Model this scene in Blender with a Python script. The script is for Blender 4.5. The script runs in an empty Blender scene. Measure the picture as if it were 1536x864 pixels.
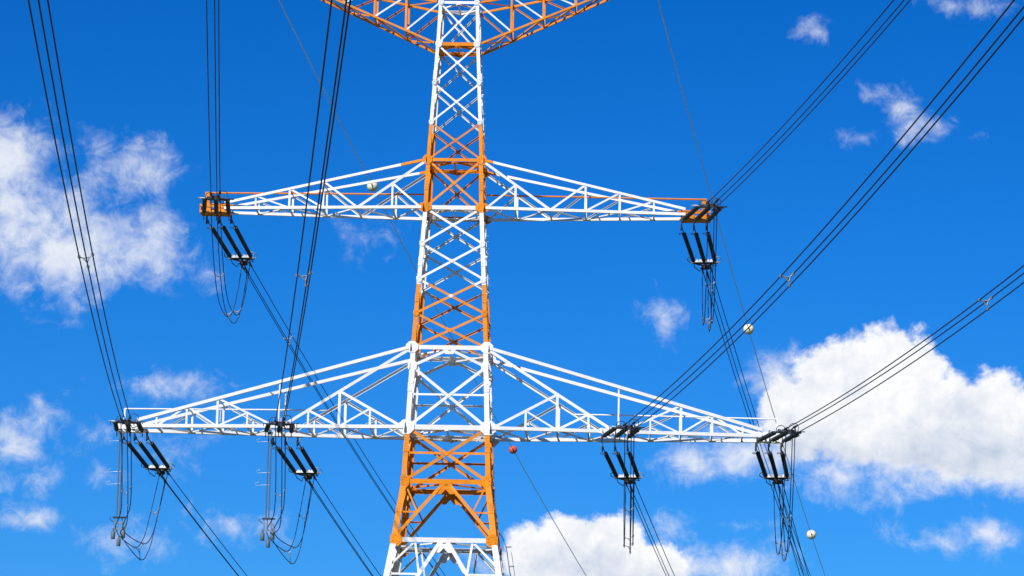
import bpy, math, random
import numpy as np
from mathutils import Vector, Matrix
random.seed(7)
R = math.radians
sc = bpy.context.scene
col = sc.collection

# ---------------------------------------------------------------- camera
PITCH, ROLL, YAW = R(10.478), R(1.231), R(-2.181)
FPX, EYE = 5000.0, 1.7
right0, up0, fwd = Vector((1, 0, 0)), Vector((0, -math.sin(PITCH), math.cos(PITCH))), Vector((0, math.cos(PITCH), math.sin(PITCH)))
cr, sr = math.cos(ROLL), math.sin(ROLL)
rgt = cr*right0 + sr*up0
upv = -sr*right0 + cr*up0
cam_d = bpy.data.cameras.new('camera'); cam = bpy.data.objects.new('camera', cam_d); col.objects.link(cam)
M3 = Matrix((rgt, upv, -fwd)).transposed()
cam.matrix_world = Matrix.Translation((0, 0, EYE)) @ M3.to_4x4()
cam_d.sensor_width = 36; cam_d.lens = FPX/1536*36
cam_d.clip_start = .5; cam_d.clip_end = 20000
sc.camera = cam

def sky_dir(u, v):
    d = (rgt*((u-768)/FPX) + upv*((432-v)/FPX) + fwd).normalized()
    return math.atan2(d.x, d.y), math.asin(d.z)

# ---------------------------------------------------------------- world
SUN_EL, SUN_AZ = R(40), R(208)      # azimuth clockwise from +Y: behind the viewer, to the left
W = bpy.data.worlds.new('World'); sc.world = W; W.use_nodes = True
nt = W.node_tree; N = nt.nodes; LK = nt.links
for n in list(N): N.remove(n)
def nd(t, **k):
    n = N.new(t)
    for a, b in k.items(): setattr(n, a, b)
    return n
def mth(op, a, b=None, c=None, clamp=False):
    n = nd('ShaderNodeMath', operation=op, use_clamp=clamp)
    for i, x in enumerate((a, b, c)):
        if x is None: continue
        if isinstance(x, (int, float)): n.inputs[i].default_value = x
        else: LK.new(x, n.inputs[i])
    return n.outputs[0]
def vmth(op, a, b=None, out=0):
    n = nd('ShaderNodeVectorMath', operation=op)
    for i, x in enumerate((a, b)):
        if x is None: continue
        if isinstance(x, (tuple, list)): n.inputs[i].default_value = x
        else: LK.new(x, n.inputs[i])
    return n.outputs[out]
def mixc(f, a, b):
    n = nd('ShaderNodeMix', data_type='RGBA')
    for s, x in ((n.inputs[0], f), (n.inputs[6], a), (n.inputs[7], b)):
        if isinstance(x, (int, float)): s.default_value = x
        elif isinstance(x, tuple): s.default_value = x
        else: LK.new(x, s)
    return n.outputs[2]
tc = nd('ShaderNodeTexCoord')
sky = nd('ShaderNodeTexSky', sky_type='NISHITA', sun_disc=False)
sky.sun_elevation = SUN_EL; sky.sun_rotation = SUN_AZ
sky.altitude = 300; sky.air_density = 1.0; sky.dust_density = .2; sky.ozone_density = 3.0
sep = nd('ShaderNodeSeparateXYZ'); LK.new(tc.outputs['Generated'], sep.inputs[0])
az = mth('ARCTAN2', sep.outputs[0], sep.outputs[1])
el = mth('ARCSINE', sep.outputs[2])
# the deep blue of the clear upper air, paling towards the horizon
tint = nd('ShaderNodeValToRGB')
LK.new(mth('MULTIPLY', el, 1/R(40), clamp=True), tint.inputs[0])
e = tint.color_ramp.elements
SKY_TINT = [(0, (.26, .52, .9)), (.14, (.100, .462, .98)), (.27, (.040, .425, .97)), (.40, (.012, .36, .90)), (1, (.05, .40, .9))]
e[0].position, e[0].color = SKY_TINT[0][0], SKY_TINT[0][1]+(1,)
e[1].position, e[1].color = 1, SKY_TINT[-1][1]+(1,)
for p, c in SKY_TINT[1:-1]:
    k = e.new(p); k.color = c+(1,)
tm = nd('ShaderNodeMix', data_type='RGBA', blend_type='MULTIPLY'); tm.inputs[0].default_value = 1
LK.new(sky.outputs[0], tm.inputs[6]); LK.new(tint.outputs[0], tm.inputs[7])
clear = tm.outputs[2]
U = .02
cmb = nd('ShaderNodeCombineXYZ')
LK.new(mth('MULTIPLY', az, 1/U), cmb.inputs[0]); LK.new(mth('MULTIPLY', el, 1/U), cmb.inputs[1])
P0 = cmb.outputs[0]
def noise(vec, scale, detail, rough, outp='Fac', dist=0):
    n = nd('ShaderNodeTexNoise'); n.inputs['Scale'].default_value = scale; n.inputs['Detail'].default_value = detail
    n.inputs['Roughness'].default_value = rough; n.inputs['Distortion'].default_value = dist
    LK.new(vec, n.inputs['Vector']); return n.outputs[outp]
wob = vmth('SUBTRACT', noise(P0, 1.1, 5, .55, 'Color'), (.5, .5, .5))
Pw = vmth('ADD', P0, vmth('MULTIPLY', wob, (.85, .6, 0)))
# cloud banks: (px, py, rx, ry, strength) measured on the photograph's sky, stored as directions
CL = [(5,235,90,80,.95),(25,330,130,90,1.05),(120,390,150,70,1.0),(205,385,110,60,.8),(180,255,110,50,.6),(60,410,120,60,.55),(245,355,60,60,.7),
      (1330,690,240,60,.9),(1450,715,160,45,.8),(1140,680,130,50,.85),(1060,690,90,40,.65),(1165,575,50,55,.7),(1260,700,130,50,.8),(1500,700,110,60,.9),
      (960,855,120,50,.9),(1100,850,110,42,.75),(1000,790,60,30,.45),(850,850,150,50,.8),(700,840,60,30,.35),
      (25,665,70,60,.72),(50,720,80,40,.55),(60,775,70,22,.6),(130,720,50,22,.4),(190,810,80,40,.6),(262,577,95,34,.68),(265,680,45,45,.45),(340,780,55,35,.5),(140,645,50,20,.25),(400,790,40,30,.3),
      (1318,145,45,26,.62),(1350,172,36,26,.62),(1415,186,50,22,.66),(1380,200,40,16,.5),(1292,203,34,16,.5),(1228,48,34,22,.55),(1432,2,70,18,.36),(1475,203,26,16,.45),
      (1003,482,42,38,.5),(550,358,55,32,.42),(1490,805,70,38,.66),(1415,818,40,26,.5),(1105,790,50,14,.45),(70,445,60,30,.3),(1340,795,25,15,.2)]
# the solid heaped clouds: (px, py, rx, ry)
CB = [(1330,568,84,90),(1372,560,52,58),(1258,590,84,80),(1402,615,84,68),(1488,622,76,74),(1195,640,60,56),(1320,640,160,64),(1465,665,140,56),(1170,600,40,36),(1575,640,95,85),
      (790,836,46,52),(852,822,64,50),(915,812,66,46),(965,850,70,46),(880,860,130,50)]
# banks beyond the frame's edge, for other viewpoints
CL += [(-420,300,260,110,.9),(-700,640,220,90,.9),(-250,820,180,70,.9),(1850,880,200,60,.9),(600,-420,240,80,.6),(1500,-500,220,90,.7)]
CB += [(1980,420,240,100),(2300,760,260,90),(500,1150,300,80),(1250,1200,320,80)]
def bank(lst, vec, edge):
    acc = None
    for it in lst:
        px, py, rx, ry = it[:4]; am = it[4] if len(it) > 4 else 1.0
        a_, e_ = sky_dir(px, py)
        q = vmth('MULTIPLY', vmth('SUBTRACT', vec, (a_/U, e_/U, 0)), (100/rx, 100/ry, 0))
        v = mth('MULTIPLY', mth('SUBTRACT', edge, vmth('LENGTH', q, out=1)), am)
        acc = v if acc is None else mth('SMOOTH_MAX', acc, v, .15)
    return acc
def sstep(x, a, b, hi):
    mr = nd('ShaderNodeMapRange', interpolation_type='SMOOTHSTEP'); LK.new(x, mr.inputs[0])
    mr.inputs[1].default_value = a; mr.inputs[2].default_value = b; mr.inputs[3].default_value = 0; mr.inputs[4].default_value = hi
    return mr.outputs[0]
def fbm(v):
    return mth('ADD', mth('MULTIPLY', noise(v, .95, 10, .58), .55), mth('MULTIPLY', noise(vmth('ADD', v, (3.7, 9.1, 2)), 2.6, 14, .68, dist=.5), .45))
fb = fbm(P0)
fb2 = fbm(vmth('ADD', P0, (-.10, .17, 0)))
accA = bank(CL, Pw, 1.25)
coverA = mth('ADD', accA, mth('MULTIPLY', mth('SUBTRACT', fb, .54), 3.4))
alphaA = sstep(coverA, -.05, 1.12, .92)
Pb = vmth('ADD', P0, vmth('MULTIPLY', wob, (.45, .45, 0)))
accB = bank(CB, Pb, 1.0)
puff = noise(P0, 3.4, 10, .60)
coverB = mth('ADD', mth('MULTIPLY', accB, 1.5), mth('ADD', mth('MULTIPLY', mth('SUBTRACT', puff, .5), 1.1), mth('MULTIPLY', mth('SUBTRACT', fb, .52), 1.2)))
alphaB = sstep(coverB, -.08, .38, .98)
relief = mth('MULTIPLY', mth('SUBTRACT', fb, fb2), 1.5)
soft = noise(vmth('ADD', P0, (7, 3, 0)), .75, 5, .5)
litA = mth('ADD', mth('ADD', mth('MULTIPLY', accA, .35), .30), relief, clamp=True)
CS = [(1330,690,230,50,1.0),(1480,680,130,50,.9),(1245,650,70,36,.6),(1440,610,45,26,.5),(880,862,170,40,.7)]
shade = mth('MULTIPLY', mth('MAXIMUM', bank(CS, Pw, 1.3), 0.0), .62)
litB = mth('SUBTRACT', mth('ADD', mth('ADD', .80, mth('MULTIPLY', relief, 1.3)), mth('MULTIPLY', mth('SUBTRACT', soft, .45), 1.6)), shade, clamp=True)
colA = mixc(litA, (4.8, 5.7, 7.5, 1), (8.2, 8.35, 8.6, 1))
colB = mixc(litB, (4.7, 5.4, 6.7, 1), (8.7, 8.75, 8.8, 1))
final = mixc(alphaB, mixc(alphaA, clear, colA), colB)
bg = nd('ShaderNodeBackground'); bg.inputs[1].default_value = .1
LK.new(final, bg.inputs[0])
wo = nd('ShaderNodeOutputWorld'); LK.new(bg.outputs[0], wo.inputs[0])

sun_d = bpy.data.lights.new('sun', 'SUN'); sun_d.energy = 5.0; sun_d.angle = R(.53); sun_d.color = (1, .96, .9)
sun = bpy.data.objects.new('sun', sun_d); col.objects.link(sun)
sd = Vector((math.sin(SUN_AZ)*math.cos(SUN_EL), math.cos(SUN_AZ)*math.cos(SUN_EL), math.sin(SUN_EL)))
sun.rotation_euler = sd.to_track_quat('Z', 'Y').to_euler()
sc.view_settings.view_transform = 'Standard'; sc.view_settings.look = 'None'
sc.view_settings.gamma = 1; sc.view_settings.exposure = 0.2; sc.view_settings.use_curve_mapping = False

# ---------------------------------------------------------------- materials
def material(name, colr, rough=.5, metal=0, var=.0, vscale=3, spots=None):
    m = bpy.data.materials.new(name); m.use_nodes = True
    t = m.node_tree; b = t.nodes['Principled BSDF']
    b.inputs['Roughness'].default_value = rough; b.inputs['Metallic'].default_value = metal
    c = tuple(colr)+(1,)
    tcn = t.nodes.new('ShaderNodeTexCoord')
    no = t.nodes.new('ShaderNodeTexNoise'); no.inputs['Scale'].default_value = vscale; no.inputs['Detail'].default_value = 6
    t.links.new(tcn.outputs['Object'], no.inputs['Vector'])
    rp = t.nodes.new('ShaderNodeValToRGB'); t.links.new(no.outputs['Fac'], rp.inputs[0])
    e = rp.color_ramp.elements
    e[0].position, e[1].position = .3, .7
    e[0].color = tuple(x*(1-var) for x in colr)+(1,); e[1].color = c
    outc = rp.outputs[0]
    if spots:
        n2 = t.nodes.new('ShaderNodeTexNoise'); n2.inputs['Scale'].default_value = 5.5; n2.inputs['Detail'].default_value = 8; n2.inputs['Roughness'].default_value = .7
        t.links.new(tcn.outputs['Object'], n2.inputs['Vector'])
        r2 = t.nodes.new('ShaderNodeValToRGB'); t.links.new(n2.outputs['Fac'], r2.inputs[0])
        r2.color_ramp.elements[0].position = .60; r2.color_ramp.elements[1].position = .72
        mx = t.nodes.new('ShaderNodeMix'); mx.data_type = 'RGBA'
        t.links.new(r2.outputs[0], mx.inputs[0]); t.links.new(outc, mx.inputs[6]); mx.inputs[7].default_value = tuple(spots)+(1,)
        outc = mx.outputs[2]
    if spots:
        oi = t.nodes.new('ShaderNodeObjectInfo'); mr_ = t.nodes.new('ShaderNodeMapRange'); t.links.new(oi.outputs['Random'], mr_.inputs[0])
        mr_.inputs[3].default_value = .80; mr_.inputs[4].default_value = 1.0
        vm = t.nodes.new('ShaderNodeVectorMath'); vm.operation = 'SCALE'; t.links.new(outc, vm.inputs[0]); t.links.new(mr_.outputs[0], vm.inputs['Scale']); outc = vm.outputs[0]
    t.links.new(outc, b.inputs['Base Color'])
    if spots: b.inputs['Specular IOR Level'].default_value = .25
    return m
WHITE = material('white_paint', (.86, .855, .835), .5, 0, .12, 1.3, (.46, .40, .33))
ORANGE = material('orange_paint', (.90, .285, .002), .5, 0, .26, 1.6, (.42, .10, .02))
GALV = material('galvanised_steel', (.30, .32, .34), .45, .6, .25, 4)
DARK = material('dark_conductor', (.022, .024, .05), .6, 0, .2, 2)
INSUL = material('dark_glazed_insulator', (.012, .013, .026), .35, 0, .3, 4)
FIT = material('dark_fitting_steel', (.05, .052, .065), .5, .4, .3, 6)
BRIGHT = material('bright_aluminium', (.62, .65, .68), .4, .4, .15, 6)
GWIRE = material('ground_wire_steel', (.93, .93, .93), .6, 0, .1, 2)
CREAM = material('cream_plastic', (.92, .79, .54), .45, 0, .10, 2)
RED = material('faded_red_plastic', (.72, .10, .035), .5, 0, .15, 2)
WEIGHT = material('grey_weight_iron', (.10, .13, .14), .6, 0, .25, 3)
CONC = material('concrete', (.42, .40, .37), .9, 0, .25, 2)

# ---------------------------------------------------------------- mesh helpers
class MB:
    def __init__(s): s.v = []; s.f = []; s.mi = []; s.sm = []
    def add(s, vs, fs, mi=0, smooth=False):
        o = len(s.v); s.v += [tuple(x) for x in vs]; s.f += [tuple(i+o for i in f) for f in fs]
        s.mi += [mi]*len(fs); s.sm += [smooth]*len(fs)
    def build(s, name, mats, parent=None, loc=None):
        me = bpy.data.meshes.new(name)
        v = s.v
        if loc is not None:
            L = Vector(loc); v = [tuple(Vector(x)-L) for x in v]
        me.from_pydata(v, [], s.f)
        for m in (mats if isinstance(mats, (list, tuple)) else [mats]): me.materials.append(m)
        me.polygons.foreach_set('material_index', s.mi); me.polygons.foreach_set('use_smooth', s.sm)
        me.update()
        o = bpy.data.objects.new(name, me); col.objects.link(o)
        if parent is not None: o.parent = parent
        if loc is not None: o.location = loc
        return o
    def prism(s, p, q, prof, X, Y, mi=0):
        p, q = Vector(p), Vector(q); n = len(prof)
        vs = [p+X*a+Y*b for a, b in prof]+[q+X*a+Y*b for a, b in prof]
        fs = [(i, (i+1) % n, n+(i+1) % n, n+i) for i in range(n)]+[tuple(range(n))[::-1], tuple(range(n, 2*n))]
        s.add(vs, fs, mi)
    def frame(s, p, q, n):
        d = (Vector(q)-Vector(p)).normalized(); n = Vector(n); n = (n-d*n.dot(d)).normalized()
        x = d.cross(n).normalized()
        return d, x, n
    def box(s, p, q, w, h, n=(0, 0, 1), mi=0):
        d, x, n = s.frame(p, q, n)
        s.prism(p, q, [(-w/2, -h/2), (w/2, -h/2), (w/2, h/2), (-w/2, h/2)], x, n, mi)
    def angle(s, p, q, n, w=.16, t=.02, inset=0, mi=0, wi=None):
        """steel angle: one flange in the face (normal n), the other from its top edge inwards"""
        d, x, n = s.frame(p, q, n)
        if x.z < -1e-6 or (abs(x.z) < 1e-6 and x.x < 0): x = -x
        wi = w if wi is None else wi
        o = -inset; h = w/2
        prof = [(h, o), (-h, o), (-h, o-t), (h-t, o-t), (h-t, o-wi), (h, o-wi)]
        s.prism(p, q, prof, x, n, mi)
    def tube(s, pts, r, seg=8, mi=0, closed=False, caps=True):
        pts = [Vector(p) for p in pts]; n = len(pts); rings = []
        rr = r if isinstance(r, (list, tuple)) else [r]*n
        t0 = (pts[1]-pts[0]).normalized()
        a = Vector((0, 0, 1)) if abs(t0.z) < .9 else Vector((1, 0, 0))
        x = t0.cross(a).normalized()
        for i in range(n):
            if closed: t = (pts[(i+1) % n]-pts[i-1])
            else: t = pts[min(i+1, n-1)]-pts[max(i-1, 0)]
            t.normalize()
            x = (x-t*x.dot(t)).normalized(); y = t.cross(x)
            rings.append([pts[i]+(x*math.cos(2*math.pi*k/seg)+y*math.sin(2*math.pi*k/seg))*rr[i] for k in range(seg)])
        vs = [v for g in rings for v in g]; fs = []
        m = n if closed else n-1
        for i in range(m):
            j = (i+1) % n
            for k in range(seg):
                fs.append((i*seg+k, i*seg+(k+1) % seg, j*seg+(k+1) % seg, j*seg+k))
        s.add(vs, fs, mi, True)
        if not closed and caps:
            s.add(rings[0], [tuple(range(seg))[::-1]], mi); s.add(rings[-1], [tuple(range(seg))], mi)
    def plate(s, c, n, pts2, X, th, mi=0):
        """flat plate of outline pts2 in plane (X, n x X) centred at c, thickness th along n"""
        n = Vector(n).normalized(); X = Vector(X); X = (X-n*X.dot(n)).normalized(); Y = n.cross(X)
        c = Vector(c)
        s.prism(c-n*th/2, c+n*th/2, pts2, X, Y, mi)

def tag(o, label=None, cat=None, group=None, kind=None):
    if label: o['label'] = label
    if cat: o['category'] = cat
    if group: o['group'] = group
    if kind: o['kind'] = kind
    return o
def empty(name, loc=(0, 0, 0), rot=None):
    o = bpy.data.objects.new(name, None); o.empty_display_size = .5; col.objects.link(o)
    o.location = loc
    if rot is not None: o.rotation_euler = rot
    return o
def octa(rx, ry, c=.42):
    return [(rx, -ry*c), (rx, ry*c), (rx*c, ry), (-rx*c, ry), (-rx, ry*c), (-rx, -ry*c), (-rx*c, -ry), (rx*c, -ry)]

# ---------------------------------------------------------------- ground
g = MB(); S = 6000
g.add([(-S, -S, 0), (S, -S, 0), (S, S, 0), (-S, S, 0)], [(0, 1, 2, 3)])
gm = material('meadow_grass', (.085, .12, .035), .95, 0, .45, .05, (.16, .13, .06))
tag(g.build('ground', gm), kind='structure')

# ---------------------------------------------------------------- tower
TX, TY = -4.313, 240.0
tower = empty('transmission_tower', (TX, TY, 0), (0, 0, YAW))
tag(tower, 'tall orange and white lattice steel pylon with three pairs of crossarms rising up the middle', 'pylon')
def tw(a, b, z):                       # tower frame to world
    return Vector((TX+a*math.cos(YAW)-b*math.sin(YAW), TY+a*math.sin(YAW)+b*math.cos(YAW), z))
ZW = [(67.2, 1.479), (64.0, 1.603), (61.0, None), (58.0, None), (55.15, 2.07), (51.56, 2.187), (48.84, None), (46.18, None), (43.64, None),
      (41.12, 2.782), (35.26, 3.029), (31.33, 3.20), (27.07, 3.773), (19.6, 5.0), (9.5, 6.65), (0.0, 8.2)]
zs = [z for z, w in ZW if w][::-1]; ws = [w for z, w in ZW if w][::-1]
def hw(z): return float(np.interp(z, zs, ws))
def C(sx, sy, z): w = hw(z); return Vector((sx*w, sy*w, z))
def is_orange(z):                      # paint bands
    return 46.18-.35 > z > 41.12 or 58.0-.05 > z > 51.4 or 35.0 > z > 26.75 or 19.6 > z > 9.5
def mat_at(z): return 1 if is_orange(z) else 0
PAINT = [WHITE, ORANGE]
FACES = [((-1, -1), (1, -1), (0, -1, 0)), ((1, -1), (1, 1), (1, 0, 0)), ((1, 1), (-1, 1), (0, 1, 0)), ((-1, 1), (-1, -1), (-1, 0, 0))]

def leg(sx, sy):
    m = MB()
    br = sorted(set([z for z, _ in ZW]+[45.8, 57.95, 35.0, 26.75, 51.4]))
    for z0, z1 in zip(br[:-1], br[1:]):
        p, q = C(sx, sy, z0), C(sx, sy, z1); zm = (z0+z1)/2
        w = .25 if zm > 55 else (.30 if zm > 41 else (.35 if zm > 31 else .42)); t = .045
        X, Y = Vector((-sx, 0, 0)), Vector((0, -sy, 0))
        prof = [(0, 0), (w, 0), (w, t), (t, t), (t, w), (0, w)]
        m.prism(p, q, prof, X, Y, mat_at(zm))
    # splice collars and step bolts
    for z in (61.6, 53.2, 47.5, 44.8, 38.2, 33.8, 29.4):
        p, q = C(sx, sy, z-.35), C(sx, sy, z+.35); X, Y = Vector((-sx, 0, 0)), Vector((0, -sy, 0))
        w = .27 if z > 55 else (.32 if z > 41 else (.37 if z > 31 else .44))
        m.prism(p-X*.02-Y*.02, q-X*.02-Y*.02, [(0, 0), (w, 0), (w, .018), (.018, .018), (.018, w), (0, w)], X, Y, mat_at(z))
        for k in range(4):
            for s_ in (.09, .22):
                b = C(sx, sy, z-.27+k*.18)+X*s_-Y*.02
                m.box(b, b-Y*.035, .05, .05, (0, 0, 1), mat_at(z))
    for k in range(110):
        z = 14+k*.46
        if z > 66 or sx < 0: break
        b = C(sx, sy, z)-Vector((-sx, 0, 0))*.0+Vector((0, -sy, 0))*(.1 if k % 2 else .3)
        m.tube([b, b+Vector((sx*.14, 0, 0))], .011, 5, mat_at(z))
    return m
for sx in (-1, 1):
    for sy in (-1, 1):
        leg(sx, sy).build('leg', PAINT, tower)

def face_pt(f, s, z):                  # s -1..1 along face f
    a, b, n = FACES[f]; w = hw(z)
    p = Vector((a[0]*w, a[1]*w, z)); q = Vector((b[0]*w, b[1]*w, z))
    return p.lerp(q, (s+1)/2)
def member(name, f, p, q, w=.2, inset=.05, mi=None, split=None, wi=None):
    n = FACES[f][2]; m = MB()
    if split:
        zc = split; t = (zc-p.z)/(q.z-p.z); r = p.lerp(q, t)
        m.angle(p, r, n, w, .022, inset, mat_at((p.z+zc)/2), wi); m.angle(r, q, n, w, .022, inset, mat_at((zc+q.z)/2), wi)
    else:
        m.angle(p, q, n, w, .022, inset, mat_at((p.z+q.z)/2) if mi is None else mi, wi)
    return m.build(name, PAINT, tower)
# X panels
XP = [(67.2, 64.0), (64.0, 61.0), (61.0, 58.0), (58.0, 55.15), (55.15, 51.56), (51.56, 48.84), (48.84, 46.18), (46.18, 43.64), (43.64, 41.12), (39.74, 35.26), (35.26, 31.33)]
for (zt, zb) in XP:
    wd = .13 if zt > 56 else (.15 if zt > 52 else (.165 if zt > 42 else .21))
    for f in range(4):
        for k, s in enumerate((-1, 1)):
            e = .93
            p, q = face_pt(f, s*e, zt-.05), face_pt(f, -s*e, zb+.05)
            split = 45.8 if zt == 46.18 else None
            zt_, = (zt,)
            mi = None
            m = member('cross_brace', f, p, q, wd, .05+k*.026, None, split, .10)
        # centre plate where the two braces cross
        n = Vector(FACES[f][2]); t = hw(zt)/(hw(zt)+hw(zb)); zc = zt+(zb-zt)*t
        m = MB(); m.plate(face_pt(f, 0, zc)-n*.03, n, octa(.16, .13), Vector((0, 0, 1)).cross(n), .03, mat_at(zc) if zt != 46.18 else 0)
        m.build('gusset_plate', PAINT, tower)
# horizontals: (z, width, paint, both-side belt)
HZ = [(67.2, .20, 0), (64.0, .26, 1), (55.15, .22, 1), (51.56, .30, 0), (41.12, .30, 0), (37.67, .14, 0), (35.26, .36, 0), (33.4, .16, 1), (31.33, .34, 1), (27.07, .34, 0)]
for z, w, mi in HZ:
    for f in range(4):
        m = MB(); p, q = face_pt(f, -.95, z), face_pt(f, .95, z); n = Vector(FACES[f][2])
        mm = mi
        if z == 51.56 and f in (1, 2, 3): mm = 1
        if z in (37.67, 33.4): m.angle(p, q, n, w, .02, .105, mm)
        else:
            m.angle(p, q, n, w, .03, .025, mm, w*1.0)
        m.build('horizontal_strut', PAINT, tower)
# K brace under E
for f in range(4):
    top = face_pt(f, 0, 41.0)
    for s in (-1, 1):
        member('knee_brace', f, top, face_pt(f, s*.93, 39.74), .2, .05, 0)
    n = Vector(FACES[f][2]); X = Vector((0, 0, 1)).cross(n)
    m = MB(); m.plate(top-n*.04+Vector((0, 0, -.08)), n, [(.5, .12), (-.5, .12), (-.28, -.28), (.28, -.28)], X, .03, 0); m.build('gusset_plate', PAINT, tower)
    for s in (-1, 1):
        m = MB(); m.plate(face_pt(f, s*.93, 39.74)+n*.0, n, octa(.32, .42), X, .035, 0); m.build('gusset_plate', PAINT, tower)
# inverted V (G-H) and (H-I) (I-J)
for (zt, zb, mi, w) in ((31.33, 27.07, 1, .23), (27.07, 19.6, 0, .27), (19.6, 9.5, 1, .32), (9.5, .3, 0, .34)):
    for f in range(4):
        n = Vector(FACES[f][2]); X = Vector((0, 0, 1)).cross(n)
        m = MB(); m.plate(face_pt(f, 0, zt)-n*.03+Vector((0, 0, -.28)), n, [(.5, .28), (-.5, .28), (-.42, -.2), (-.62, -.62), (-.3, -.62), (0, -.28), (.3, -.62), (.62, -.62), (.42, -.2)], X, .04, mi)
        m.build('gusset_plate', PAINT, tower)
        for s in (-1, 1):
            top = face_pt(f, s*.10, zt-.3); bot = face_pt(f, s*.93, zb+.25)
            member('knee_brace', f, top, bot, w, .05, mi)
            if zt > 30:
                mid = top.lerp(bot, .52)
                zc = mid.z
                member('secondary_brace', f, mid, face_pt(f, s*.93, zc), .12, .10, mi)
                member('secondary_brace', f, mid, face_pt(f, s*.92, zt-.1), .12, .13, mi)
            else:
                q_ = face_pt(f, s*.54, zt-.1)
                zc = zt-(zt-zb)*.33
                onv = top.lerp(bot, (top.z-zc)/(top.z-bot.z))
                member('secondary_brace', f, q_, onv, .15, .10, mi)
                member('secondary_brace', f, q_, face_pt(f, s*.95, zc+.5), .15, .13, mi)
                member('secondary_brace', f, onv, face_pt(f, s*.95, zc), .14, .16, mi)
    if zt < 27:
        for f in range(4):
            m = MB(); m.angle(face_pt(f, -.95, zt), face_pt(f, .95, zt), FACES[f][2], .34, .03, .025, mi); m.build('horizontal_strut', PAINT, tower)
# corner gussets
GC = [(67.2, .20, .22, 0), (64.0, .23, .27, 0), (61.0, .15, .20, 0), (58.0, .17, .22, 0), (55.15, .34, .36, 1), (51.56, .50, .34, 1), (48.84, .19, .26, 0), (46.18, .20, .28, 0), (43.64, .20, .26, 1),
      (41.12, .44, .42, 0), (35.26, .56, .52, 0), (31.33, .32, .48, 1), (27.07, .42, .48, 1)]
for z, rx, ry, mi in GC:
    for sx in (-1, 1):
        for sy in (-1, 1):
            m = MB(); c = C(sx, sy, z)
            sh = .08 if z in (55.15, 51.56, 41.12, 35.26) else rx*.85
            m.plate(c+Vector((-sx*sh, sy*.035, 0)), (0, sy, 0), octa(rx, ry), (1, 0, 0), .03, mi)
            m.plate(c+Vector((sx*.035, -sy*sh, 0)), (sx, 0, 0), octa(rx*.8, ry*.8), (0, 1, 0), .03, mi)
            for k in range(8):
                a = k*math.pi/4+.3
                b = c+Vector((-sx*sh+math.cos(a)*rx*.62, sy*.05, math.sin(a)*ry*.62))
                m.box(b, b+Vector((0, sy*.03, 0)), .06, .06, (0, 0, 1), mi)
            m.build('gusset_plate', PAINT, tower)
# plan bracing at the belts, with walkway gratings
for z, mi in ((67.1, 0), (63.9, 1), (55.0, 1), (51.45, 0), (41.0, 0), (35.1, 0), (31.2, 1), (26.95, 0)):
    w = hw(z)
    mids = [Vector((0, -w, z)), Vector((w, 0, z)), Vector((0, w, z)), Vector((-w, 0, z))]
    for i in range(4):
        m = MB(); m.box(mids[i]*1.0-Vector((0, 0, .05)), mids[(i+1) % 4]-Vector((0, 0, .05)), .16, .10, (0, 0, 1), mi); m.build('plan_brace', PAINT, tower)
    m = MB(); m.box(Vector((0, -w+.1, z-.14)), Vector((0, w-.1, z-.14)), .10, .12, (0, 0, 1), mi); m.build('plan_brace', PAINT, tower)
    if z in (55.0, 51.45, 35.1, 63.9):
        for s in (-1, 1):
            m = MB()
            y0 = s*(w-.55)
            for k in range(7):
                yy = y0+(k-3)*.11
                m.box((-w*.9, yy, z+.02), (w*.9, yy, z+.02), .06, .03, (0, 0, 1), mi)
            for k in range(9):
                xx = -w*.88+k*w*.22
                m.box((xx, y0-.36, z-.02), (xx, y0+.36, z-.02), .05, .04, (0, 0, 1), mi)
            m.build('walkway_grating', PAINT, tower)
# footings
for sx in (-1, 1):
    for sy in (-1, 1):
        c = C(sx, sy, 0); m = MB()
        m.prism(c+Vector((0, 0, -.5)), c+Vector((0, 0, .5)), octa(1.1, 1.1), Vector((1, 0, 0)), Vector((0, 1, 0)))
        m.build('footing', CONC, tower)
# ladder with hoops on the rear right leg
m = MB()
def lp(z, o): w = hw(z); return Vector((w+.45, w-.5+o, z))
for o in (-.2, .2):
    m.tube([lp(z, o) for z in (3, 9.5, 19.6, 27.3)], .03, 6)
z = 3.3
while z < 27.2:
    m.tube([lp(z, -.2), lp(z, .2)], .018, 5); z += .35
z = 5
while z < 27.5:
    c = lp(z, 0)
    m.tube([c+Vector((.38*math.sin(a)*1.0, -.35*math.cos(a), 0)) for a in np.linspace(.0, math.pi, 9)], .02, 5); z += 1.4
for o in (-.3, 0, .3):
    m.tube([lp(z, o)+Vector((.33, 0, 0)) for z in (5, 9.5, 19.6, 27.0)], .015, 5)
m.tube([lp(27.3, -.2), lp(28.1, -.2)+Vector((-.2, 0, 0)), C(1, 1, 28.4)], .03, 6)
m.tube([lp(27.3, .2), lp(28.1, .2)+Vector((-.2, 0, 0)), C(1, 1, 28.5)], .03, 6)
m.build('ladder', GALV, tower)

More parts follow.
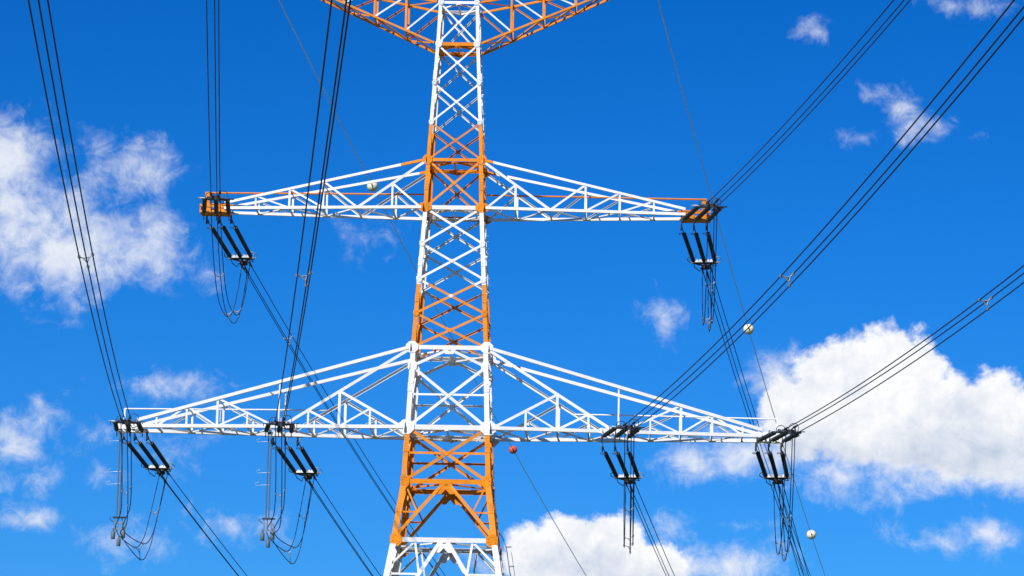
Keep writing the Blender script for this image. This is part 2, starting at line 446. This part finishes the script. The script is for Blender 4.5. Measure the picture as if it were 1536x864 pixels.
# ---------------------------------------------------------------- crossarms
def sub(m, name, arm, mats=PAINT): return m.build(name, mats, arm)
def crossarm(sx, zb, zt, atip, dtip, ztip_b, ztip_t, nodes, bt, ct, orange_root=False, orange=False, tip_orange=False, end_w=1.9):
    """nodes: distances from the axis of the panel points; returns helper functions"""
    wb, wt = hw(zb), hw(zt)
    def bot(a, sy):
        t = (a-wb)/(atip-wb); return Vector((sx*a, sy*(wb+(dtip-wb)*t), zb+(ztip_b-zb)*t))
    def top(a, sy):
        t = (a-wt)/(atip-wt); return Vector((sx*a, sy*(wt+(dtip-wt)*t), zt+(ztip_t-zt)*t))
    mi = 1 if orange else 0
    m = MB()
    aroot = wb+.15
    for sy in (-1, 1):
        m.box(bot(aroot, sy), bot(atip, sy), bt, bt*.85, (0, 0, 1), mi)
        if orange_root:
            m.box(top(wt+.15, sy), top(wt+.15+(1.7 if sx < 0 and sy < 0 else .6), sy), ct, ct, (0, 0, 1), 1)
            m.box(top(wt+.15+(1.7 if sx < 0 and sy < 0 else .6), sy), top(atip, sy), ct, ct, (0, 0, 1), mi)
        else:
            m.box(top(wt+.15, sy), top(atip, sy), ct, ct, (0, 0, 1), mi)
    arm = m.build('crossarm', PAINT, tower)
    for a in nodes:                                     # ties between near and far chords
        m = MB(); p, q = bot(a, -1), bot(a, 1); m.box(p, q, .10, .16, (0, 0, 1), mi); sub(m, 'cross_tie', arm)
    for k, (a0, a1) in enumerate(zip([aroot]+nodes[:-1], nodes)):   # plan zigzag in the bottom plane
        s = 1 if k % 2 else -1
        m = MB(); m.box(bot(a0, s)+Vector((0, 0, -.02)), bot(a1, -s)+Vector((0, 0, -.02)), .13, .09, (0, 0, 1), mi); sub(m, 'plan_brace', arm)
    return arm, bot, top
def web(arm, p, q, sy, w, mi=0, name='web_brace'):
    m = MB(); m.angle(p, q, (0, sy, 0), w, .02, -w*.3, mi, w*.8); sub(m, name, arm)

# upper pair
UP_N = [4.5, 7.05, 9.6, 12.1, 14.6]
for sx in (-1, 1):
    arm, bot, top = crossarm(sx, 51.56, 55.15, 16.9, .85, 51.56, 51.95, UP_N, .24, .18, orange_root=True)
    for sy in (-1, 1):
        n = UP_N; root_t = Vector((sx*hw(55.15), sy*hw(55.15), 55.05))
        foot = bot(n[1], sy)
        web(arm, root_t, foot, sy, .19)
        t = (n[0]-hw(55.15))/(n[1]-hw(55.15)); mid = root_t.lerp(foot, t)
        mid = Vector((sx*n[0], mid.y, mid.z))
        web(arm, mid, bot(n[0], sy), sy, .15, 0, 'post')
        web(arm, mid, bot(hw(51.56)+.35, sy)+Vector((0, 0, .1)), sy, .15)
        web(arm, top(n[2], sy), bot(n[2], sy), sy, .15, 0, 'post')
        web(arm, top(n[2], sy), bot(n[1], sy), sy, .14)
        web(arm, top(n[3], sy), bot(n[3], sy), sy, .15, 0, 'post')
        web(arm, top(n[3], sy), bot(n[2], sy), sy, .13)
        web(arm, top(n[4], sy), bot(n[4], sy), sy, .12, 0, 'post')
        web(arm, top(n[4], sy), bot(n[3], sy), sy, .11)
    for a in (n[2], n[3]):
        m = MB(); m.box(top(a, -1), top(a, 1), .08, .08); sub(m, 'cross_tie', arm)
    # orange end box that carries the strings
    m = MB()
    for sy in (-1, 1):
        m.box((sx*16.6, sy*.85, 51.62), (sx*18.75, sy*.62, 51.80), .16, .09, (0, sy, 0), 0)
        m.box((sx*16.6, sy*.85, 51.34), (sx*18.75, sy*.62, 51.34), .16, .09, (0, sy, 0), 0)
        for a0, a1 in ((16.95, 17.55), (17.95, 18.45)):
            m.box((sx*a0, sy*(.85-(a0-16.6)*.107)-sy*.02, 51.57), (sx*a1, sy*(.85-(a1-16.6)*.107)-sy*.02, 51.57), .36, .03, (0, sy, 0), 0)
    m.box((sx*16.6, 0, 51.26), (sx*18.75, 0, 51.26), 1.2, .07, (0, 0, 1), 0)
    for a in (16.62, 17.2, 18.1, 18.73):
        m.box((sx*a, -.6, 51.6), (sx*a, .6, 51.6), .07, .66, (0, 0, 1), 0)
    m.box((sx*16.3, 0, 51.9), (sx*18.0, 0, 51.98), .7, .08, (0, 0, 1), 0)
    sub(m, 'end_bracket', arm, [ORANGE])
    # handrail with its upright at the tip
    m = MB()
    m.box((sx*18.3, 0, 51.9), (sx*18.3, 0, 52.92), .34, .22, (0, 1, 0), 0)
    m.tube([(sx*18.3, 0, 52.86), (sx*2.3, 0, 52.96)], .065, 8)
    sub(m, 'handrail', arm, [ORANGE])
UPZ = 51.26

# lower pair
LO_N = [5.6, 7.85, 10.1, 12.35, 14.55, 16.75, 19.0, 21.2]
for sx in (-1, 1):
    arm, bot, top = crossarm(sx, 35.26, 41.12, 22.6, 1.25, 35.26, 35.70, LO_N, .29, .23)
    n = LO_N
    for sy in (-1, 1):
        root_t = Vector((sx*hw(41.12), sy*hw(41.12), 41.0)); foot = bot(12.0, sy)
        web(arm, root_t, foot, sy, .21)
        def on(a):
            t = (a-abs(root_t.x))/(abs(foot.x)-abs(root_t.x)); p = root_t.lerp(foot, t); return p
        r0 = bot(hw(35.26)+.4, sy)+Vector((0, 0, .1)); m7 = on(n[1])
        web(arm, m7, r0, sy, .19)
        t = (n[0]-abs(r0.x))/(abs(m7.x)-abs(r0.x)); m5 = r0.lerp(m7, t)
        web(arm, m7, bot(n[1], sy), sy, .19, 0, 'post'); web(arm, m5, bot(n[0], sy), sy, .15, 0, 'post')
        web(arm, on(n[2]), bot(n[2], sy), sy, .15, 0, 'post')
        web(arm, on(n[2]), bot(n[1], sy), sy, .16); web(arm, m5, bot(n[1], sy), sy, .13)
        web(arm, top(12.25, sy), bot(12.25, sy), sy, .10, 0, 'post')
        web(arm, top(n[5], sy), bot(n[5], sy), sy, .17, 0, 'post')
        web(arm, top(n[5], sy), bot(12.5, sy), sy, .14)
        tt = (n[4]-n[5])/(12.5-n[5]); mm = top(n[5], sy).lerp(bot(12.5, sy), tt)
        web(arm, mm, bot(n[4], sy), sy, .13, 0, 'post'); web(arm, mm, bot(n[5], sy), sy, .12)
        web(arm, top(n[6], sy), bot(n[6], sy), sy, .15, 0, 'post'); web(arm, top(n[6], sy), bot(n[5], sy), sy, .12)
        web(arm, top(n[7], sy), bot(n[7], sy), sy, .13, 0, 'post'); web(arm, top(n[6], sy), bot(n[7], sy), sy, .12)
    for a in (n[5], n[6]):
        m = MB(); m.box(top(a, -1), top(a, 1), .08, .08); sub(m, 'cross_tie', arm)
    m = MB(); p, q = on(n[1]), on(n[1]); p.y = -abs(p.y); q.y = abs(q.y); m.box(p, q, .09, .09); sub(m, 'cross_tie', arm)
    m = MB()
    for sy in (-1, 1):
        m.box((sx*22.3, sy*1.25, 35.30), (sx*24.2, sy*1.05, 35.30), .50, .08, (0, sy, 0), 0)
    m.box((sx*22.3, sx*0, 34.98), (sx*24.2, 0, 34.98), .5, .07, (0, 0, 1), 0)
    for a in (22.32, 22.9, 23.6, 24.18):
        m.box((sx*a, -1.12, 35.28), (sx*a, 1.12, 35.28), .07, .5, (0, 0, 1), 0)
    sub(m, 'end_bracket', arm, [WHITE])
    # hanger plates for the inner strings
    for sy in (-1, 1):
        m = MB()
        for a in (11.1, 12.0, 12.9):
            p = bot(a, sy)
            m.plate(p+Vector((0, sy*.2, -.12)), (1, 0, 0), octa(.24, .34), (0, 1, 0), .05)
        m.box(bot(10.9, sy)+Vector((0, sy*.2, .02)), bot(13.1, sy)+Vector((0, sy*.2, .02)), .34, .08, (0, sy, 0))
        sub(m, 'hanger_plate', arm, [WHITE])
    m = MB()
    m.box((sx*23.75, 0, 35.5), (sx*23.75, 0, 36.72), .12, .12, (0, 1, 0), 0)
    m.tube([(sx*23.75, 0, 36.68), (sx*12.3, 0, 36.78), (sx*9, 0, 36.78)], .055, 8)
    for a in (12.3, 16.75): m.tube([(sx*a, 0, 35.3), (sx*a, 0, 36.76)], .03, 6)
    sub(m, 'handrail', arm, [WHITE])

# top pair (V shaped, runs out of the frame)
TP_N = [3.9, 6.25, 8.6, 10.9]
for sx in (-1, 1):
    wb = hw(64.0)
    arm, bot, top = crossarm(sx, 64.0, 67.2, 13.3, .85, 69.25, 69.55, TP_N, .17, .16, orange=True)
    n = TP_N
    for sy in (-1, 1):
        prev = Vector((sx*hw(67.2), sy*hw(67.2), 67.1))
        for k, a in enumerate(n):
            web(arm, top(a, sy), bot(a, sy), sy, .15, 1, 'post')
            web(arm, prev, bot(a, sy), sy, .12, 0 if sy < 0 else 1)
            prev = top(a, sy)
    for k, a in enumerate(n):
        m = MB(); m.box(top(a, -1), top(a, 1), .1, .1, (0, 0, 1), 1); sub(m, 'cross_tie', arm)
        a0 = wb if k == 0 else n[k-1]
        m = MB(); m.box(top(a0, -1), top(a, 1), .1, .08, (0, 0, 1), 1); sub(m, 'plan_brace', arm)
        m = MB(); m.box(bot(a0, 1), bot(a, -1), .12, .08, (0, 0, 1), 1); sub(m, 'plan_brace', arm)
    m = MB()
    m.box((sx*13.3, -.9, 69.4), (sx*13.3, .9, 69.4), .2, .5, (0, 0, 1), 0); m.box((sx*13.3, 0, 69.3), (sx*14.1, 0, 69.2), .5, .12, (0, 0, 1), 0)
    sub(m, 'end_bracket', arm, [ORANGE])

# ---------------------------------------------------------------- insulator sets
def catmull(pts, n=8):
    out = []; P = [Vector(p) for p in pts]; P = [P[0]*2-P[1]]+P+[P[-1]*2-P[-2]]
    for i in range(1, len(P)-2):
        for k in range(n):
            t = k/n; a, b, c, d = P[i-1], P[i], P[i+1], P[i+2]
            out.append(.5*((2*b)+(c-a)*t+(2*a-5*b+4*c-d)*t*t+(3*b-a-3*c+d)*t*t*t))
    out.append(P[-2]); return out

LS = 8.15                                 # tower end to yoke
TRI = [(-.36, .11), (.085, -.355), (.275, .255)]      # bundle positions, world x / up
def build_insulator_set(name, flip):
    root = empty(name)
    fx = -1 if flip else 1
    for xi in (-1, 0, 1):
        xa, xb = xi*.92, xi*.80
        pa, pb = Vector((xa, 0, 0)), Vector((xb, LS-.35, 0)); d = (pb-pa).normalized()
        m = MB()
        # sheds
        s0, s1 = 1.65, LS-.65; r = []; ns = 34
        X = Vector((1, 0, 0)); X = (X-d*X.dot(d)).normalized(); Y = d.cross(X); seg = 14
        prof = [(s0-.1, .03), (s0-.08, .08)]
        for k in range(ns):
            s = s0+(s1-s0)*k/ns; h = (s1-s0)/ns
            big = .165 if k % 2 == 0 else .150
            if k in (11, 23): big = .09
            prof += [(s, .085), (s+h*.2, big), (s+h*.5, big*.98), (s+h*.6, .09)]
        prof += [(s1+.02, .08), (s1+.05, .03)]
        vs = []; fs = []
        for (a, rr) in prof:
            for k in range(seg):
                t = 2*math.pi*k/seg; vs.append(pa+d*a+(X*math.cos(t)+Y*math.sin(t))*rr)
        for i in range(len(prof)-1):
            for k in range(seg): fs.append((i*seg+k, i*seg+(k+1) % seg, (i+1)*seg+(k+1) % seg, (i+1)*seg+k))
        m.add(vs, fs, 0, True)
        ins = m.build('insulator_string', [INSUL], root)
        m = MB()
        m.tube([pa+d*.45, pa+d*s0], .038, 6)
        m.tube([pa+Vector((0, .05+.17*math.cos(t), -.02+.34*math.sin(t))) for t in np.linspace(0, 2*math.pi, 15)[:-1]], .038, 6, closed=True)
        m.tube([pa+d*(s0-.06), pa+d*(s0+.06)], .12, 10)
        m.plate(pa+d*.5, (1, 0, 0), octa(.22, .12), (0, 1, 0), .07)
        m.build('end_fitting', [FIT], ins)
        m = MB(); m.tube([pa+d*s1, pb], .055, 6); m.build('end_fitting', [FIT], ins)
        m = MB()
        c = pa+d*(s0+.05)+X*(-.26)
        m.tube([c+d*(.16*math.cos(t))+X*(.13*math.sin(t)) for t in np.linspace(0, 2*math.pi, 13)[:-1]], .022, 5, closed=True)
        m.build('arcing_horn', [FIT], ins)
        m = MB()
        c = pa+d*(s1-.25)+X*.02
        m.tube([c+X*.3+Vector((0, .1, .12)), c+X*.34+d*(-.25), c+X*.30+d*(-.35)+Y*.1], .028, 5)
        m.build('arcing_horn', [BRIGHT], ins)
    m = MB()
    yb = LS-.30
    m.box((-1.0, yb, 0), (1.0, yb, 0), .20, .14, (0, 0, 1))
    for s in (-1, 1):
        m.tube([(s*.85, yb, 0), (s*.32, yb+.42, -.02), (0, yb+.75, -.03)], .075, 8)
    m.tube([(0, yb, 0), (0, yb+.85, -.03)], .08, 8)
    m.plate((0, yb+.85, -.03), (0, 0, 1), octa(.30, .22), (1, 0, 0), .30)
    yoke = m.build('yoke_plate', [FIT], root)
    m = MB()
    for x0, x1 in ((-.66, -.46), (-.40, -.16), (.16, .36), (.42, .66)):
        m.box((x0, yb-.13, .12), (x1, yb-.13, .12), .05, .20, (0, .3, 1))
    m.box((-.72, yb-.16, .03), (.72, yb-.16, .03), .05, .12, (0, .3, 1))
    m.build('weight_plate', [GALV], yoke)
    for s in (-1, 1):
        m = MB()
        m.tube([(s*.8, yb+.12, .05), (s*1.12, yb+.10, .08), (s*1.27, yb-.22, .1), (s*1.22, yb-.62, .12), (s*1.05, yb-.85, .15), (s*.9, yb-.88, .18)], .03, 6)
        m.build('corona_ring', [FIT if s < 0 else BRIGHT], root)
    m = MB()
    m.tube([(-.8, yb+.1, -.1), (-.78, yb+.35, -.25), (-.42, yb+.75, -.42), (-.32, yb+.5, -.22), (0, yb+.5, -.05)], .035, 6)
    m.build('arcing_horn', [FIT], root)
    m = MB(); m.tube([(.8, yb+.1, -.1), (.86, yb+.4, -.1), (.5, yb+.8, .05)], .035, 6)
    m.build('arcing_horn', [FIT], root)
    if flip:
        for x0, x1, zt_ in ((-.75, -.15, .62), (.2, .72, .45)):
            m = MB(); m.tube(catmull([(x0, yb, .05), (x0-.03, yb, zt_*.75), (x0*.7+x1*.3, yb+.05, zt_), (x1*.8+x0*.2, yb+.05, zt_*.95), (x1+.03, yb, zt_*.55), (x1, yb, .05)], 5), .028, 6)
            m.build('arcing_horn', [FIT], root)
    for (bx, bz) in TRI:
        m = MB(); e = Vector((fx*bx, LS+1.5, bz))
        m.tube([(0, yb+.95, -.03), (fx*bx*.6, yb+1.1, bz*.6), (e.x, yb+1.15, e.z)], .05, 6)
        m.tube([(e.x, yb+1.1, e.z), (e.x, LS+1.5, e.z), (e.x, LS+2.3, e.z)], [.085, .085, .05], 8)
        m.tube([(e.x, LS+1.35, e.z), (e.x, LS+1.45, e.z-.22)], .05, 6)
        m.build('dead_end_clamp', [FIT], root)
    return root
def copy_tree(o, parent=None):
    c = o.copy(); col.objects.link(c); c.parent = parent
    for k, v in list(o.items()):
        c[k] = v
    for ch in o.children: copy_tree(ch, c)
    return c

# phases: name, a (across), z of attachment, half-depth of attachment, front (k, slope), back (k, slope)
PH = {
 'upper left':  dict(a=-17.5, z=51.05, d=.72, f=(-.0826, .060), b=(.150, .188)),
 'upper right': dict(a=17.55, z=51.05, d=.72, f=(-.0846, .069), b=(.168, .165)),
 'lower left outer': dict(a=-23.15, z=34.85, d=1.2, f=(-.0853, .059), b=(.138, .178)),
 'lower left inner': dict(a=-12.2, z=34.80, d=2.35, f=(-.0822, .066), b=(.149, .175)),
 'lower right inner': dict(a=12.0, z=34.80, d=2.35, f=(-.0800, .051), b=(.165, .168)),
 'lower right outer': dict(a=23.15, z=34.85, d=1.2, f=(-.0775, .0515), b=(.165, .170)),
}
WHERE = {'upper left': 'left end of the upper crossarm', 'upper right': 'right end of the upper crossarm', 'lower left outer': 'left end of the lower crossarm',
 'lower left inner': 'middle of the lower left crossarm', 'lower right inner': 'middle of the lower right crossarm', 'lower right outer': 'right end of the lower crossarm'}
BB = 1/3000.
def side_dir(k, s, front):
    h = Vector((-k, -1, 0)) if front else Vector((k, 1, 0))
    return (h.normalized()+Vector((0, 0, -s))).normalized(), h.normalized()
protoF = build_insulator_set('insulator_set', True); protoB = build_insulator_set('insulator_set', False)
usedF = usedB = False
def span_point(start, h, s, t, off, z0=0):
    return start+h*t+Vector((0, 0, -s*t+BB*t*t))+off
clampE = {}
RB = .034
for nm, ph in PH.items():
    for front in (True, False):
        k, s = ph['f'] if front else ph['b']
        d, h = side_dir(k, s, front)
        P = tw(ph['a'], (-1 if front else 1)*ph['d'], ph['z'])
        X = d.cross(Vector((0, 0, 1))).normalized(); Z = X.cross(d)
        rot = Matrix((X, d, Z)).transposed()
        if front:
            root = protoF if not usedF else copy_tree(protoF); usedF = True
        else:
            root = protoB if not usedB else copy_tree(protoB); usedB = True
        root.matrix_world = Matrix.Translation(P) @ rot.to_4x4()
        root.location = P; root.rotation_euler = rot.to_euler()
        tag(root, ('dark insulator strings pointing at the viewer from the ' if front else 'three dark insulator strings sloping down behind the ')+WHERE[nm], 'insulators',
            'insulator sets at the crossarm ends')
        hx = Vector((1, 0, 0)) if abs(h.x) < 1 else h
        hor = Vector((abs(h.y), -h.x*np.sign(h.y), 0))      # horizontal across the wire, pointing to +x
        ends = []
        for i, (bx, bz) in enumerate(TRI):
            off = hor*bx+Vector((0, 0, bz))
            L0 = (LS+1.5)*math.sqrt(1/(1+s*s))
            pts = []
            T = 440 if front else 470
            n = 60
            base = P+d*(LS+1.5)
            for j in range(n+1):
                t = T*(j/n)**1.3
                pts.append(span_point(base, h, s, t, off))
            m = MB(); m.tube(pts, RB, 6)
            o = m.build('conductor_wire', [DARK], loc=pts[0])
            which = ('left', 'lowest', 'right')[i]
            tag(o, f'{which} of three dark cables '+('running overhead from the ' if front else 'descending behind the ')+WHERE[nm], 'cable', 'triple conductor cables')
            ends.append(base+off-d*.1)
        clampE[(nm, front)] = (ends, P, d, h, s, hor)
# bundle spacers
def spacer(nm, front, t):
    ends, P, d, h, s, hor = clampE[(nm, front)]
    base = P+d*(LS+1.5)
    root_c = span_point(base, h, s, t, Vector())
    m = MB()
    ps = [hor*bx+Vector((0, 0, bz)) for bx, bz in TRI]
    c = sum(ps, Vector())/3
    q = [c+(p-c)*.45 for p in ps]
    for i in range(3):
        m.tube([q[i], q[(i+1) % 3]], .035, 6)
        m.tube([q[i], ps[i]], .03, 6)
        m.tube([ps[i]-h*.1, ps[i]+h*.1], .085, 8)
    m.v = [tuple(Vector(v)+root_c) for v in m.v]
    o = m.build('bundle_spacer', [GALV], loc=root_c)
    tag(o, 'grey triangular spacer on the three cables '+('above ' if front else 'beyond ')+f'the {WHERE[nm]}', 'spacer', 'cable bundle spacers')
spacer('lower left outer', True, 73); spacer('lower left inner', True, 71); spacer('lower right inner', True, 66); spacer('lower right outer', True, 61)
spacer('upper left', False, 16)

# jumpers
SAG = {'upper left': 7.3, 'upper right': 7.4, 'lower left outer': 8.3, 'lower left inner': 8.3, 'lower right inner': 7.6, 'lower right outer': 8.0}
jpos = {}
for nm, ph in PH.items():
    eF, PF, dF, hF, sF, horF = clampE[(nm, True)]; eB, PB, dB, hB, sB, horB = clampE[(nm, False)]
    zb = ph['z']-SAG[nm]
    paths = []
    for i in range(3):
        a, b = eF[i]+Vector((0, 0, -.25)), eB[i]+Vector((0, 0, -.25))
        top = (a.z+b.z)/2
        off = TRI[i][1]
        pts = []
        for t in np.linspace(0, 1, 41):
            u = 2*t-1
            # deep U: flatter at the bottom, nearly vertical at the ends
            prof = 1-abs(u)**2.6
            p = a.lerp(b, t); zc = zb+off*1.0
            p.z = (a.z*(1-t)+b.z*t)*(1-prof)+zc*prof
            pts.append(p)
        if 'lower left' in nm:
            S_ = tw(ph['a']-.45+TRI[i][0]*.8, -.9, ph['z']-7.25+off*.6)
            def mixp(t, dz): q = a.lerp(b, t); q.z = a.z*(1-t)+b.z*t+dz; return q
            p1 = mixp(.10, -2.6+off); p2 = mixp(.24, -5.3+off); p1.x -= .1; p2.x -= .45
            q1 = mixp(.57, -6.9+off*.9); q1.x -= .38; q2 = mixp(.68, -5.9+off*.8); q2.x -= .08
            ctl = [a, p1, p2, S_, q1, q2, mixp(.79, -3.9+off*.6), mixp(.90, -1.9+off*.4), b]
            pts = catmull(ctl, 7)
        m = MB(); m.tube(pts, .032, 6)
        o = m.build('jumper_wire', [DARK], loc=pts[0])
        tag(o, f"{('left', 'lowest', 'right')[i]} wire of the jumper loop hanging under the {WHERE[nm]}", 'cable', 'jumper cable loops')
        paths.append(pts)
    for jj in (5, 12, 19):
        j = int(jj/24*(len(paths[0])-1)); m = MB(); ps = [paths[i][j] for i in range(3)]; c = sum(ps, Vector())/3
        for i in range(3):
            m.tube([ps[i], c+(ps[i]-c)*.3], .025, 5); m.tube([c+(ps[i]-c)*.3, c+(ps[(i+1) % 3]-c)*.3], .025, 5)
            m.tube([ps[i]+Vector((0, 0, -.07)), ps[i]+Vector((0, 0, .07))], .07, 6)
        o = m.build('jumper_spacer', [GALV], loc=c)
        tag(o, 'grey spacer '+{5: 'in the front', 12: 'at the bottom', 19: 'in the rear'}[jj]+f' of jumper loop under {WHERE[nm].replace("middle of the lower", "middle of lower")}', 'spacer', 'jumper spacers')
    jpos[nm] = paths
# jumper supports with weights, on the two left positions
for nm in ('lower left outer', 'lower left inner'):
    ph = PH[nm]; b0 = -1.0 if 'outer' in nm else -2.2
    c = tw(ph['a']-.62, b0, ph['z']+.1); root = empty('jumper_support', c)
    tag(root, f'long grey hanging rods ending in iron weights below the {WHERE[nm]}', 'hanger', 'weighted jumper supports')
    H = 6.3
    m = MB()
    for x in (-.10, .10): m.tube([(x, 0, -.2), (x, 0, -H)], .045, 8)
    m.box((-.2, 0, -.15), (.2, 0, -.15), .12, .2, (0, 0, 1))
    m.build('hanger_rod', [WEIGHT], root)
    m = MB()
    for z, w in ((-.75, .8), (-3.0, .75), (-3.9, .8)):
        m.tube([(.12, 0, z), (-.3, 0, z-.02), (-w*1.1, .1, z-.05), (-w*1.2, .1, z+.12), (-w*.9, .1, z+.2)], .015, 5)
    m.build('arcing_horn', [BRIGHT], root)
    m = MB()
    m.plate((.1, 0, -H-.05), (0, 0, 1), octa(.48, .2), (1, 0, 0), .09)
    m.tube([(-.5, 0, -H-.05), (-.62, 0, -H-.15), (-.3, 0, -H-.4)], .03, 6)
    m.build('support_plate', [FIT], root)
    m = MB()
    for x in (-.24, .0, .30):
        m.tube([(x, 0, -H), (x+.03, 0, -H-.7), (x-.03, 0, -H-1.15)], .04, 6)
    m.box((-.28, 0, -H-.4), (.5, 0, -H-.45), .05, .07, (0, 0, 1)); m.box((-.26, 0, -H-.85), (.5, 0, -H-.9), .05, .07, (0, 0, 1))
    m.tube([(.46, 0, -H-.4), (.52, 0, -H-.8), (.42, 0, -H-1.2)], .05, 6)
    m.build('support_frame', [GALV], root)
    for x, z in ((-.30, -H-1.1), (.12, -H-1.6), (.42, -H-1.0)):
        m = MB(); m.tube([(x, 0, z+.25), (x, 0, z)], .06, 6); m.tube([(x, 0, z+.03), (x, 0, z), (x, 0, z-.50), (x, 0, z-.53)], [.11, .15, .15, .13], 14)
        m.build('weight', [WEIGHT], root)

# ---------------------------------------------------------------- ground wires and marker balls
GW = {-1: (-14.1, 67+EYE, .205, .265), 1: (14.1, 68.5+EYE, .18, .23)}
def gpt(sx, t):
    a, z, k, s = GW[sx]; p = tw(a, 0, z); return Vector((p.x+k*t, p.y+t, p.z-s*t+t*t/3600.))
for sx in (-1, 1):
    pts = [gpt(sx, t) for t in np.linspace(0, 480, 50)]
    m = MB(); m.tube(pts, .040, 10)
    o = m.build('ground_wire', [GWIRE], loc=pts[0])
    tag(o, ('thin pale wire slanting down from upper left behind the tower, with the red ball' if sx < 0 else 'thin pale wire passing behind the right crossarms, carrying two cream balls'), 'wire', 'thin ground wires')
def ball(sx, t, matl, lab, r):
    c = gpt(sx, t); root = empty('marker_ball', c)
    m = MB(); n = 16; sg = 28; vs = []; fs = []
    for i in range(n+1):
        th = math.pi*i/n
        rr = r*(1+(.0))
        for k in range(sg):
            ph = 2*math.pi*k/sg; vs.append((rr*math.sin(th)*math.cos(ph), rr*math.cos(th), rr*math.sin(th)*math.sin(ph)))
    for i in range(n):
        for k in range(sg): fs.append((i*sg+k, (i+1)*sg+k, (i+1)*sg+(k+1) % sg, i*sg+(k+1) % sg))
    m.add(vs, fs, 0, True); m.build('shell', [matl], root)
    m = MB(); m.tube([(0, r*1.01*math.cos(a), r*1.01*math.sin(a)) for a in np.linspace(0, 2*math.pi, 33)[:-1]], .014, 5, closed=True)
    m.build('seam_band', [FIT if matl is RED else GALV], root)
    m = MB(); m.tube([(0, -r*1.12, 0), (0, -r*.9, 0)], .06, 8); m.tube([(0, r*1.12, 0), (0, r*.9, 0)], .06, 8); m.build('wire_clamp', [FIT], root)
    tag(root, lab, 'marker ball', 'aviation marker balls on the ground wires')
ball(-1, 32, CREAM, 'cream marker ball among the lattice of the upper left crossarm, near the tower', .46)
ball(-1, 92, RED, 'red marker ball just right of the tower below the lower crossarm', .42)
ball(1, 70, CREAM, 'cream marker ball between the upper and lower right crossarms', .50)
ball(1, 138, CREAM, 'cream marker ball low at the right, beneath the right end of the lower crossarm', .54)

sc.render.engine = 'CYCLES'
sc.render.film_transparent = False
